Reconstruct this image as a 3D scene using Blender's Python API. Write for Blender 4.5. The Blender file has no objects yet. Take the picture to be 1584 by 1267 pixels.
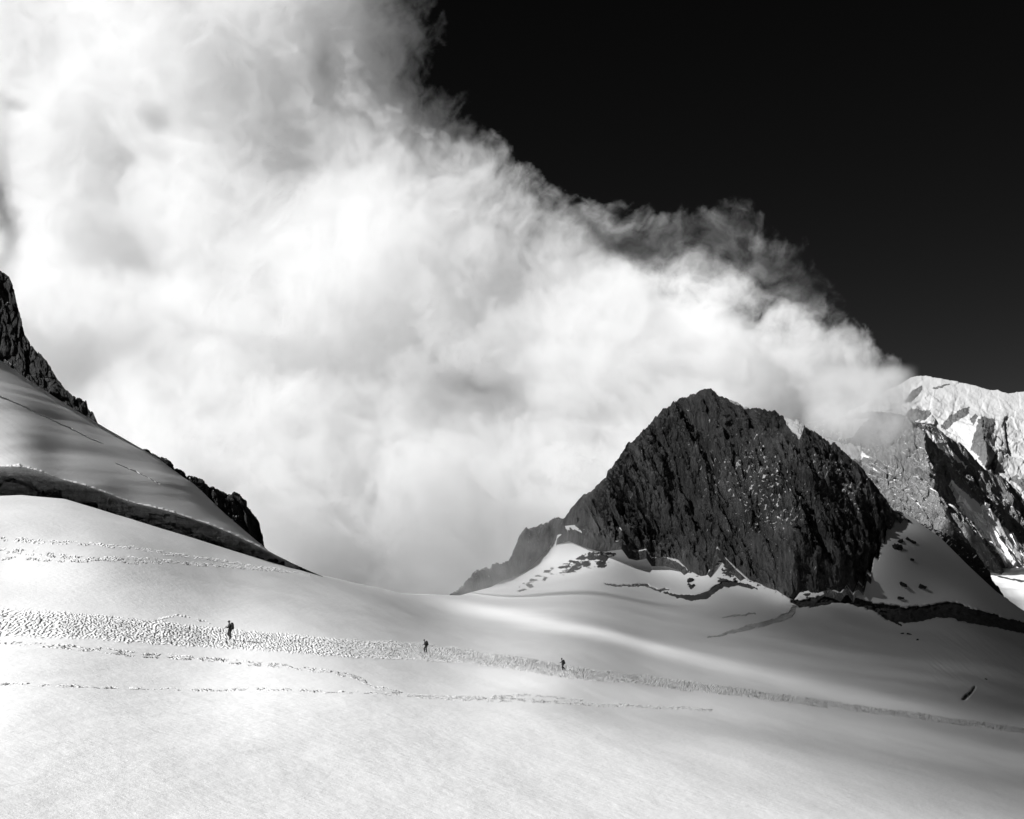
import bpy, math, random
import numpy as np
from mathutils import Vector

F = 1912.0; CX = 792.0; HY = 870.0; CZ = 2.0      # focal length, centre column and horizon row of the view, eye height

def pts_of(px, py, D):
    px = np.asarray(px, float); py = np.asarray(py, float); D = np.asarray(D, float)
    return np.stack([D*(px-CX)/F, D, CZ + D*(HY-py)/F], -1)

def smooth(a, b, x):
    t = np.clip((x-a)/(b-a), 0, 1); return t*t*(3-2*t)

def _hash(ix, iy, seed):
    h = (ix.astype(np.int64)*374761393 + iy.astype(np.int64)*668265263 + seed*982451653) & 0xffffffff
    h = ((h ^ (h >> 13))*1274126177) & 0xffffffff
    h = ((h ^ (h >> 16))*2246822519) & 0xffffffff
    return (h ^ (h >> 15)) & 0xffffffff

def perlin(x, y, seed=0):
    x0 = np.floor(x); y0 = np.floor(y); fx = x-x0; fy = y-y0
    u = fx*fx*fx*(fx*(fx*6-15)+10); v = fy*fy*fy*(fy*(fy*6-15)+10)
    def g(ix, iy, dx, dy):
        a = _hash(ix, iy, seed)*(2*math.pi/4294967296.0)
        return np.cos(a)*dx + np.sin(a)*dy
    n00 = g(x0, y0, fx, fy); n10 = g(x0+1, y0, fx-1, fy)
    n01 = g(x0, y0+1, fx, fy-1); n11 = g(x0+1, y0+1, fx-1, fy-1)
    a = n00+(n10-n00)*u; b = n01+(n11-n01)*u
    return (a+(b-a)*v)*1.5

def fbm(x, y, octaves=5, seed=0, gain=.5, ridged=False):
    s = np.zeros_like(x, dtype=float); a = 1.0; t = 0.0
    for i in range(octaves):
        c, s_ = math.cos(i*1.1), math.sin(i*1.1); n = perlin((x*c-y*s_)*2.03**i + 17.3*i, (x*s_+y*c)*2.03**i - 9.1*i, seed+i*7)
        if ridged: n = 1-2*np.abs(n)
        s += a*n; t += a; a *= gain
    return s/t

def facet(x, y, seed=0):
    """Blocky relief: every cell is a tilted plane with its own height."""
    x0 = np.floor(x); y0 = np.floor(y)
    best = np.full(x.shape, 9.0); val = np.zeros(x.shape); sec = np.full(x.shape, 9.0)
    for i in (-1, 0, 1):
        for j in (-1, 0, 1):
            cx = x0+i; cy = y0+j
            px = cx + _hash(cx, cy, seed)/4294967296.0; py = cy + _hash(cx, cy, seed+91)/4294967296.0
            dx = x-px; dy = y-py; d = dx*dx+dy*dy
            v = (_hash(cx, cy, seed+37)/4294967296.0-.5) + dx*(_hash(cx, cy, seed+53)/4294967296.0-.5)*2.0 + dy*(_hash(cx, cy, seed+71)/4294967296.0-.5)*2.0
            m = d < best
            sec = np.where(m, best, np.minimum(sec, d)); val = np.where(m, v, val); best = np.where(m, d, best)
    return val, np.sqrt(sec)-np.sqrt(best)

def polyline(x, P):
    P = np.array(P, float); return np.interp(x, P[:, 0], P[:, 1])

def seg_dist(px, py, P):
    """Distance to a polyline and the position along it (0..n-1)."""
    P = np.array(P, float); best = np.full(np.shape(px), 1e9); par = np.zeros(np.shape(px))
    for i in range(len(P)-1):
        a = P[i]; b = P[i+1]; d = b-a; L = (d*d).sum()
        t = np.clip(((px-a[0])*d[0]+(py-a[1])*d[1])/L, 0, 1)
        q = np.hypot(px-a[0]-t*d[0], py-a[1]-t*d[1]); m = q < best
        best = np.where(m, q, best); par = np.where(m, i+t, par)
    return best, par

def inside(px, py, P):
    r = np.zeros(np.shape(px), bool); n = len(P); j = n-1
    for i in range(n):
        xi, yi = P[i]; xj, yj = P[j]
        if yi != yj:
            c = ((yi > py) != (yj > py)) & (px < (xj-xi)*(py-yi)/(yj-yi)+xi)
            r ^= c
        j = i
    return r

def signed(px, py, P):
    d, _ = seg_dist(px, py, list(P)+[P[0]])
    return np.where(inside(px, py, P), d, -d)

def make_mesh(name, V, Fq, attrs=None, smooth_shade=True, mat=None, parent=None):
    V = np.ascontiguousarray(V, np.float32).reshape(-1, 3); Fq = np.ascontiguousarray(Fq, np.int32)
    k = Fq.shape[1]
    me = bpy.data.meshes.new(name)
    me.vertices.add(len(V)); me.vertices.foreach_set('co', V.ravel())
    me.loops.add(Fq.size); me.loops.foreach_set('vertex_index', Fq.ravel())
    me.polygons.add(len(Fq)); me.polygons.foreach_set('loop_start', np.arange(0, Fq.size, k, dtype=np.int32))
    me.polygons.foreach_set('loop_total', np.full(len(Fq), k, np.int32))
    me.update(calc_edges=True)
    me.polygons.foreach_set('use_smooth', np.full(len(Fq), smooth_shade))
    for an, av in (attrs or {}).items():
        at = me.attributes.new(an, 'FLOAT', 'POINT'); at.data.foreach_set('value', np.ascontiguousarray(av, np.float32).ravel())
    if mat: me.materials.append(mat)
    o = bpy.data.objects.new(name, me); bpy.context.scene.collection.objects.link(o)
    if parent: o.parent = parent
    return o

def grid_faces(ny, nx, flip=False, wrap=False):
    i = np.arange(ny*nx).reshape(ny, nx)
    q = np.stack([i[:-1, :-1], i[:-1, 1:], i[1:, 1:], i[1:, :-1]], -1).reshape(-1, 4)
    return q[:, ::-1] if flip else q
# ------------------------------------------------------------------ camera, sky, sun, exposure
sc = bpy.context.scene
cam = bpy.data.cameras.new('camera'); cam_o = bpy.data.objects.new('camera', cam)
sc.collection.objects.link(cam_o); sc.camera = cam_o
cam_o.location = (0, 0, CZ); cam_o.rotation_euler = (math.pi/2, 0, 0)
cam.sensor_width = 36; cam.lens = 36*F/1584; cam.shift_y = (HY-633.5)/1584; cam.clip_start = .1; cam.clip_end = 30000

SUN_EL = math.radians(34); SUN_AZ = math.radians(-120)
S = Vector((math.sin(SUN_AZ)*math.cos(SUN_EL), math.cos(SUN_AZ)*math.cos(SUN_EL), math.sin(SUN_EL)))
w = bpy.data.worlds.new('World'); sc.world = w; w.use_nodes = True; nt = w.node_tree
sky = nt.nodes.new('ShaderNodeTexSky'); sky.sky_type = 'NISHITA'; sky.sun_disc = False
sky.sun_elevation = SUN_EL; sky.sun_rotation = SUN_AZ
sky.altitude = 3800; sky.dust_density = 0; sky.air_density = .55; sky.ozone_density = 1
# black-and-white film behind a red filter: red channel less a share of the blue
sep = nt.nodes.new('ShaderNodeSeparateColor'); nt.links.new(sky.outputs[0], sep.inputs[0])
mb = nt.nodes.new('ShaderNodeMath'); mb.operation = 'MULTIPLY_ADD'; mb.inputs[1].default_value = -.263
nt.links.new(sep.outputs[2], mb.inputs[0]); nt.links.new(sep.outputs[0], mb.inputs[2])
mx = nt.nodes.new('ShaderNodeMath'); mx.operation = 'MAXIMUM'; mx.inputs[1].default_value = .006
nt.links.new(mb.outputs[0], mx.inputs[0]); nt.links.new(mx.outputs[0], nt.nodes['Background'].inputs[0])
nt.nodes['Background'].inputs[1].default_value = .05
sl = bpy.data.lights.new('sun', 'SUN'); sl.energy = 5; sl.angle = math.radians(.5)
sun_o = bpy.data.objects.new('sun', sl); sc.collection.objects.link(sun_o); sun_o.rotation_euler = S.to_track_quat('Z', 'Y').to_euler()
sun_o.location = (-300, -60, 300)
vs = sc.view_settings; vs.view_transform = 'Standard'; vs.look = 'None'; vs.gamma = 1; vs.use_curve_mapping = False; vs.exposure = .78
sc.cycles.max_bounces = 22; sc.cycles.volume_bounces = 20; sc.cycles.diffuse_bounces = 4; sc.cycles.use_denoising = True; sc.cycles.sample_clamp_indirect = 4; w.cycles.sampling_method = 'NONE'
# ------------------------------------------------------------------ materials
def new_mat(name):
    m = bpy.data.materials.new(name); m.use_nodes = True; nt = m.node_tree
    return m, nt, nt.nodes['Principled BSDF']
def N(nt, t, **kw):
    n = nt.nodes.new(t)
    for k, v in kw.items():
        if hasattr(n, k): setattr(n, k, v)
        else: n.inputs[k.replace('_', ' ')].default_value = v
    return n
def noise(nt, scale, detail=6, rough=.6, vec=None, w=0):
    n = nt.nodes.new('ShaderNodeTexNoise'); n.inputs['Scale'].default_value = scale
    n.inputs['Detail'].default_value = detail; n.inputs['Roughness'].default_value = rough
    if vec: nt.links.new(vec, n.inputs['Vector'])
    return n
def grey(v): return (v, v, v, 1)
def ramp(nt, fac, stops):
    r = nt.nodes.new('ShaderNodeValToRGB'); nt.links.new(fac, r.inputs[0]); cr = r.color_ramp
    while len(cr.elements) < len(stops): cr.elements.new(.5)
    for e, (p, v) in zip(cr.elements, stops): e.position = p; e.color = grey(v)
    return r.outputs[0]
def mixc(nt, f, a, b):
    m = nt.nodes.new('ShaderNodeMix'); m.data_type = 'RGBA'
    for s, v in ((0, f), (6, a), (7, b)):
        if isinstance(v, (int, float)): m.inputs[s].default_value = v if s == 0 else grey(v)
        else: nt.links.new(v, m.inputs[s])
    return m.outputs[2]
def math_n(nt, op, a, b=None, c=None):
    m = nt.nodes.new('ShaderNodeMath'); m.operation = op
    for i, v in enumerate((a, b, c)):
        if v is None: continue
        if isinstance(v, (int, float)): m.inputs[i].default_value = v
        else: nt.links.new(v, m.inputs[i])
    return m.outputs[0]
def attr(nt, name):
    a = nt.nodes.new('ShaderNodeAttribute'); a.attribute_name = name; return a.outputs['Fac']
def geo(nt): return nt.nodes.new('ShaderNodeNewGeometry')

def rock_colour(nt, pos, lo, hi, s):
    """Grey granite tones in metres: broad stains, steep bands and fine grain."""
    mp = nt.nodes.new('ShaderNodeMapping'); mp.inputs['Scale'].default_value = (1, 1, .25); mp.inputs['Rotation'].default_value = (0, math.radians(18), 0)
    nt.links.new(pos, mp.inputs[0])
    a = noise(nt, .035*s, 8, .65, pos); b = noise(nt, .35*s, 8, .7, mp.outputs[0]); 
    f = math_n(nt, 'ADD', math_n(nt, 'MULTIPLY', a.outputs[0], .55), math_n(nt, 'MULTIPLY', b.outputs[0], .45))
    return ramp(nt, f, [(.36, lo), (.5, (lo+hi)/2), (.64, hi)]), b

def rock_mat(name, lo, hi, s=1.0, snow_lo=.72, snow_hi=.8, bump=1.0, patch=.12, snow=.8):
    m, nt, bs = new_mat(name); g = geo(nt); pos = g.outputs['Position']
    col, b = rock_colour(nt, pos, lo, hi, s)
    fine = noise(nt, 1.1*s, 9, .75, pos)
    crack = nt.nodes.new('ShaderNodeTexVoronoi'); crack.feature = 'DISTANCE_TO_EDGE'; crack.inputs['Scale'].default_value = .28*s
    mp = nt.nodes.new('ShaderNodeMapping'); mp.inputs['Scale'].default_value = (1, 1, .3); mp.inputs['Rotation'].default_value = (.1, math.radians(20), 0)
    wz = nt.nodes.new('ShaderNodeMix'); wz.data_type = 'VECTOR'; wz.inputs[0].default_value = .12
    nt.links.new(pos, wz.inputs[4]); nn = noise(nt, .12*s, 4, .6, pos); sc3 = nt.nodes.new('ShaderNodeVectorMath'); sc3.operation = 'MULTIPLY_ADD'
    nt.links.new(nn.outputs[1], sc3.inputs[0]); sc3.inputs[1].default_value = (9/s, 9/s, 9/s); nt.links.new(pos, sc3.inputs[2])
    nt.links.new(sc3.outputs[0], mp.inputs[0]); nt.links.new(mp.outputs[0], crack.inputs['Vector'])
    ck = ramp(nt, crack.outputs[0], [(0, 0), (.06, 1)])
    h = math_n(nt, 'ADD', math_n(nt, 'MULTIPLY', b.outputs[0], 2.6), math_n(nt, 'ADD', math_n(nt, 'MULTIPLY', fine.outputs[0], 1.3), math_n(nt, 'MULTIPLY', ck, .6)))
    bp = nt.nodes.new('ShaderNodeBump'); bp.inputs['Strength'].default_value = 1; bp.inputs['Distance'].default_value = 1.6*bump/s
    nt.links.new(h, bp.inputs['Height'])
    sepn = nt.nodes.new('ShaderNodeSeparateXYZ'); nt.links.new(g.outputs['Normal'], sepn.inputs[0])
    sn = noise(nt, .05*s, 5, .6, pos); sf = noise(nt, .9*s, 4, .7, pos)
    z = math_n(nt, 'ADD', sepn.outputs[2], math_n(nt, 'MULTIPLY', math_n(nt, 'SUBTRACT', sn.outputs[0], .5), patch*4))
    z = math_n(nt, 'ADD', z, math_n(nt, 'MULTIPLY', math_n(nt, 'SUBTRACT', sf.outputs[0], .5), .25))
    mr = nt.nodes.new('ShaderNodeMapRange'); mr.inputs[1].default_value = snow_lo; mr.inputs[2].default_value = snow_hi; nt.links.new(z, mr.inputs[0])
    # the attribute 'snow' holds snowfields lying on the rock, 0.5 at their broken edge
    sa = math_n(nt, 'ADD', attr(nt, 'snow'), math_n(nt, 'MULTIPLY', math_n(nt, 'SUBTRACT', sf.outputs[0], .5), .3))
    mr2 = nt.nodes.new('ShaderNodeMapRange'); mr2.inputs[1].default_value = .46; mr2.inputs[2].default_value = .54; nt.links.new(sa, mr2.inputs[0])
    f = math_n(nt, 'MAXIMUM', mr.outputs[0], mr2.outputs[0])
    nt.links.new(mixc(nt, f, col, snow), bs.inputs['Base Color'])
    bs.inputs['Roughness'].default_value = .85; bs.inputs['Specular IOR Level'].default_value = .25
    st = math_n(nt, 'SUBTRACT', 1.0, math_n(nt, 'MULTIPLY', f, .85)); nt.links.new(st, bp.inputs['Strength'])
    nt.links.new(bp.outputs[0], bs.inputs['Normal'])
    return m

def snow_mat(name, fine=1.0):
    m, nt, bs = new_mat(name); g = geo(nt); pos = g.outputs['Position']
    a = noise(nt, .02, 5, .6, pos); b = noise(nt, 1.3, 6, .65, pos); c = noise(nt, .22, 4, .55, pos)
    snow = ramp(nt, a.outputs[0], [(.3, .73), (.7, .77)])
    col, rb = rock_colour(nt, pos, .03, .12, 1.2)
    ice_n = noise(nt, .5, 8, .7, pos)
    mp = nt.nodes.new('ShaderNodeMapping'); mp.inputs['Scale'].default_value = (.12, .12, 2.2); nt.links.new(pos, mp.inputs[0])
    lay = noise(nt, .6, 6, .7, mp.outputs[0])
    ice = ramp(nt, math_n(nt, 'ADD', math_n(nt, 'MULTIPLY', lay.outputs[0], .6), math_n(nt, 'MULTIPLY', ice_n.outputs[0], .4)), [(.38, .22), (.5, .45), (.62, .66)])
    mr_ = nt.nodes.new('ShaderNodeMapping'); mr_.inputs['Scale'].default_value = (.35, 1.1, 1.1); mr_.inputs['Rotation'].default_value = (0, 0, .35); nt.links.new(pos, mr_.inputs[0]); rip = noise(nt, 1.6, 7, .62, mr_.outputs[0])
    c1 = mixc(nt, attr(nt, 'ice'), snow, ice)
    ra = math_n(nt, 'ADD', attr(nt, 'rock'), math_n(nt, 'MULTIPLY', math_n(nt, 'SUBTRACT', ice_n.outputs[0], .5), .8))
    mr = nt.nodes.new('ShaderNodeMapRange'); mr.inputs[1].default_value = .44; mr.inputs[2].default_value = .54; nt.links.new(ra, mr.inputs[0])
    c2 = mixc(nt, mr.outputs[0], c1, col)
    nt.links.new(c2, bs.inputs['Base Color']); bs.inputs['Roughness'].default_value = .7; bs.inputs['Specular IOR Level'].default_value = .2
    h = math_n(nt, 'ADD', math_n(nt, 'MULTIPLY', b.outputs[0], .06*fine), math_n(nt, 'ADD', math_n(nt, 'MULTIPLY', c.outputs[0], .04*fine), math_n(nt, 'MULTIPLY', rip.outputs[0], .03*fine)))
    h = math_n(nt, 'ADD', h, math_n(nt, 'MULTIPLY', math_n(nt, 'MAXIMUM', mr.outputs[0], attr(nt, 'ice')), math_n(nt, 'MULTIPLY', ice_n.outputs[0], 2.5)))
    bp = nt.nodes.new('ShaderNodeBump'); bp.inputs['Strength'].default_value = 1; bp.inputs['Distance'].default_value = 1
    nt.links.new(h, bp.inputs['Height']); nt.links.new(bp.outputs[0], bs.inputs['Normal'])
    return m

def vapour_mat(name, density, aniso, tone=1):
    m = bpy.data.materials.new(name); m.use_nodes = True; nt = m.node_tree; nt.nodes.clear()
    out = nt.nodes.new('ShaderNodeOutputMaterial'); v = nt.nodes.new('ShaderNodeVolumePrincipled'); nt.links.new(v.outputs[0], out.inputs[1])
    v.inputs['Color'].default_value = grey(tone); v.inputs['Density'].default_value = density; v.inputs['Anisotropy'].default_value = aniso
    return m
def plain(name, v, rough=.8):
    m, nt, bs = new_mat(name); g = nt.nodes.new('ShaderNodeTexCoord')
    n = noise(nt, 9, 4, .6, g.outputs['Object']); nt.links.new(ramp(nt, n.outputs[0], [(.3, v*.7), (.7, v*1.3)]), bs.inputs['Base Color'])
    bs.inputs['Roughness'].default_value = rough
    return m

M_SNOW = snow_mat('wind_packed_snow'); M_FIRN = snow_mat('glacier_firn', .6)
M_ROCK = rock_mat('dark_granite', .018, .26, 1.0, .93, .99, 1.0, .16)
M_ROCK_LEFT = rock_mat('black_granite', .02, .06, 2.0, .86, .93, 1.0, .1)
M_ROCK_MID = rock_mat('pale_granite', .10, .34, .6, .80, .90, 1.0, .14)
M_ROCK_FAR = rock_mat('far_granite', .08, .26, .12, .58, .68, .8, .1)
M_STONE = rock_mat('stone', .02, .06, 3.0, 2, 3, .6, 0)

def tag(o, label, cat, kind=None, group=None):
    o['label'] = label; o['category'] = cat
    if kind: o['kind'] = kind
    if group: o['group'] = group
    return o

# ------------------------------------------------------------------ snow terrain
CREST = [(-400, 560), (-150, 690), (0, 766), (35, 764), (100, 771), (150, 786), (200, 802), (250, 819), (300, 834), (350, 849), (400, 863), (440, 874), (480, 885),
         (550, 902), (620, 918), (700, 921), (712, 921), (760, 908), (800, 884), (840, 840), (870, 814), (950, 806), (1050, 826), (1150, 838), (1230, 860), (1300, 840), (1340, 796),
         (1385, 789), (1400, 794), (1431, 815), (1455, 832), (1498, 875), (1541, 915), (1564, 931), (1584, 945), (1700, 1010), (2000, 1090)]
ROCK_BASE = [(690, 922), (708, 921), (735, 921), (760, 917), (790, 905), (812, 890), (835, 868), (852, 845), (862, 828), (880, 823), (905, 833), (930, 840), (962, 836), (972, 850), (985, 853), (1000, 850),
             (1008, 862), (1030, 862), (1050, 868), (1065, 882), (1080, 890), (1092, 888), (1100, 878), (1106, 852), (1110, 846), (1122, 862), (1140, 880), (1160, 898), (1180, 905), (1200, 912), (1215, 922), (1228, 932),
             (1238, 915), (1252, 914), (1262, 918), (1275, 908), (1290, 912), (1300, 917), (1310, 904), (1320, 919), (1328, 898), (1336, 908), (1341, 884), (1347, 890), (1352, 862), (1359, 868), (1363, 838), (1368, 842), (1372, 812), (1380, 818), (1386, 800), (1394, 808), (1400, 800), (1410, 805)]
CP = []
def q_near(px, py): return np.maximum(.00787+4.75e-5*(py-989)-9.8e-6*(px-356), .0033)
for px in (-400, 0, 400, 800, 1200, 1600, 2000):
    for py in (1180, 1267, 1450, 1900): CP.append((px, py, 1/q_near(px, py)))
CP += [(200, 1000, 101), (200, 1090, 70.4), (600, 1090, 97.3), (100, 1040, 78), (200, 950, 128), (1000, 1110, 146), (356, 989, 127), (659, 1011, 154), (870, 1036, 160), (0, 1090, 60.8), (400, 1090, 81.1), (800, 1090, 119), (0, 1000, 85), (0, 935, 112), (0, 880, 145), (0, 830, 158), (0, 768, 178), (100, 772, 186), (200, 860, 164), (100, 850, 154), (100, 815, 168), (200, 803, 200),
       (300, 834, 220), (356, 940, 160), (356, 890, 190), (400, 863, 232), (480, 885, 262), (480, 930, 196), (560, 960, 190), (620, 918, 350), (550, 902, 300), (620, 950, 256), (700, 923, 520), (700, 945, 400), (700, 975, 262),
       (800, 925, 600), (800, 950, 470), (800, 985, 250), (900, 960, 430), (900, 1000, 270), (900, 900, 625), (900, 840, 650), (1000, 1000, 400), (1000, 1040, 250), (1100, 1000, 450), (1100, 930, 575), (1200, 1060, 320), (1300, 1000, 520),
       (1230, 930, 585), (1300, 1080, 300), (1300, 920, 600), (1340, 850, 640), (1400, 1040, 430), (1400, 900, 620), (1400, 850, 648), (1400, 800, 680), (1450, 860, 665), (1500, 960, 600), (1500, 910, 640), (1584, 1000, 590), (1584, 1060, 430), (1584, 1130, 300), (1584, 945, 650), (1800, 1060, 620), (1800, 1120, 400),
       (-300, 700, 200), (-300, 900, 120), (-300, 1000, 78), (2000, 1100, 600), (1100, 850, 630), (1400, 740, 720), (1450, 780, 712), (1300, 860, 640), (1300, 800, 672), (1200, 860, 640), (1500, 850, 682), (1560, 900, 668), (1600, 880, 690), (900, 780, 690), (1000, 800, 670), (1100, 780, 680), (1200, 790, 680)]
CP = np.array(CP, float)
def tps_fit(P, v, lam=1e-3):
    X = P/400.0; n = len(X); d = np.hypot(X[:, None, 0]-X[None, :, 0], X[:, None, 1]-X[None, :, 1])
    K = d**3+np.diag(lam*np.where((P[:, 0] < 1000) & (P[:, 1] > 820) & ((P[:, 0] < 600) | (P[:, 1] > 960)), 3.0, 1.0)); Q = np.c_[np.ones(n), X]
    A = np.zeros((n+3, n+3)); A[:n, :n] = K; A[:n, n:] = Q; A[n:, :n] = Q.T
    return X, np.linalg.solve(A, np.r_[v, 0, 0, 0])
def tps_eval(fit, px, py):
    X, c = fit; out = c[-3]+c[-2]*px/400+c[-1]*py/400
    for (x, y), k in zip(X, c[:-3]):
        d2 = (px/400-x)**2+(py/400-y)**2; out = out+k*d2**1.5
    return out
def q_soft(px, py): q = .00787+4.75e-5*(py-989)-9.8e-6*(px-356); return .5*(q+np.sqrt(q*q+4*.0014**2))
CP[:28, 2] = 1/q_soft(CP[:28, 0], CP[:28, 1])
FIT = tps_fit(CP[:, :2], np.log(CP[:, 2]*q_soft(CP[:, 0], CP[:, 1])), 1.5e-2)
_gx = np.arange(-420, 2040, 12.0); _gy = np.arange(540, 1960, 6.0)
_m = np.meshgrid(_gx, _gy); _G = tps_eval(FIT, *_m)*(1-smooth(1040, 1230, _m[1]))-np.log(q_soft(*_m))
def bilerp(G, gx, gy, px, py):
    # cubic Catmull-Rom lookup, so the shading has no creases
    fx = (px-gx[0])/(gx[1]-gx[0]); fy = (py-gy[0])/(gy[1]-gy[0])
    ix = np.clip(np.floor(fx).astype(int), 1, len(gx)-3); iy = np.clip(np.floor(fy).astype(int), 1, len(gy)-3)
    tx = np.clip(fx-ix, -1, 2); ty = np.clip(fy-iy, -1, 2)
    def W(t): return (-.5*t+t*t-.5*t**3, 1-2.5*t*t+1.5*t**3, .5*t+2*t*t-1.5*t**3, -.5*t*t+.5*t**3)
    wx = W(tx); wy = W(ty); out = 0
    for j in range(4):
        for i in range(4): out = out+wy[j]*wx[i]*G[iy+j-1, ix+i-1]
    return out
def snow_depth(px, py): return np.exp(bilerp(_G, _gx, _gy, np.asarray(px, float), np.asarray(py, float)))

# crevasses and the rock band under the face: polyline, half width per point
CREV = [([(935, 902), (950, 906), (975, 907), (998, 905), (1010, 910), (1022, 914), (1036, 912)], [1, 2, 1.6, 2.6, 2.4, 2.6, 1], .3, .6),
        ([(1028, 918), (1045, 921), (1070, 925), (1092, 921), (1105, 912), (1120, 904), (1140, 903), (1160, 907), (1172, 911)], [1, 3, 4.5, 5, 5, 5, 3.6, 3, 1], .8, .5),
        ([(1094, 985), (1110, 984), (1128, 978), (1142, 975), (1160, 969), (1185, 965), (1205, 958), (1222, 951), (1230, 940)], [.5, 1.3, 2.2, 2.4, 3.6, 3.6, 4.2, 5, 3], 0, .5),
        ([(1118, 956), (1140, 952), (1168, 949)], [.3, 1.3, .8], 0, .25),
        ([(1226, 930), (1240, 934), (1262, 932), (1285, 925), (1310, 927), (1330, 933), (1352, 938), (1375, 948), (1400, 952), (1425, 950), (1450, 944), (1475, 944), (1500, 952), (1530, 958), (1560, 966), (1590, 974), (1640, 985)],
         [3, 6, 7, 8, 7, 6, 6, 12, 13, 12, 11, 13, 12, 11, 9, 9, 8], 1.0, .8),
        ([(1352, 938), (1375, 955), (1392, 968)], [3, 5, 2], 1, .4),
        ([(1492, 1081), (1499, 1074), (1507, 1063)], [2, 3, 1.5], .2, 2.6)]
TRACKS = [([(-60, 955), (0, 960), (120, 968), (250, 979), (350, 988), (500, 1001), (660, 1010), (760, 1021), (870, 1038), (1000, 1052), (1200, 1080), (1400, 1104), (1584, 1130), (1700, 1150)], [24, 23, 20, 17, 15, 14, 13, 11, 10, 8, 7, 6, 5, 4], 1.0),
          ([(-60, 985), (0, 992), (100, 1000), (200, 1010), (300, 1016), (400, 1026), (480, 1034), (545, 1045), (575, 1060), (640, 1076), (760, 1081), (900, 1086), (1100, 1098)], [3, 3, 4, 4, 3.5, 3.5, 3.5, 3.5, 3.5, 3.5, 3, 2.5, 2], .75),
          ([(-60, 1060), (0, 1060), (80, 1062), (150, 1067), (250, 1066), (400, 1067), (500, 1072), (620, 1074), (740, 1078), (820, 1074), (900, 1080)], [2, 2, 2, 2, 2, 2, 2, 2, 2.5, 2.2, 2], .7),
          ([(-60, 830), (0, 833), (100, 838), (200, 848), (300, 862), (400, 876), (480, 888)], [4, 4, 3.5, 3, 2.5, 2, 1], .45),
          ([(-60, 850), (0, 852), (60, 856), (120, 864), (250, 868), (380, 878), (460, 886)], [4, 4, 4, 3.5, 3, 2.5, 1], .75),
          ([(-10, 868), (20, 862), (60, 867), (150, 870), (250, 873)], [2, 2, 2, 2, 2], .8),
          ([(-60, 941), (0, 945), (150, 951), (230, 962), (275, 951), (330, 966)], [2, 2, 2, 2, 1.6, 1.5], .4)]
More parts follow.
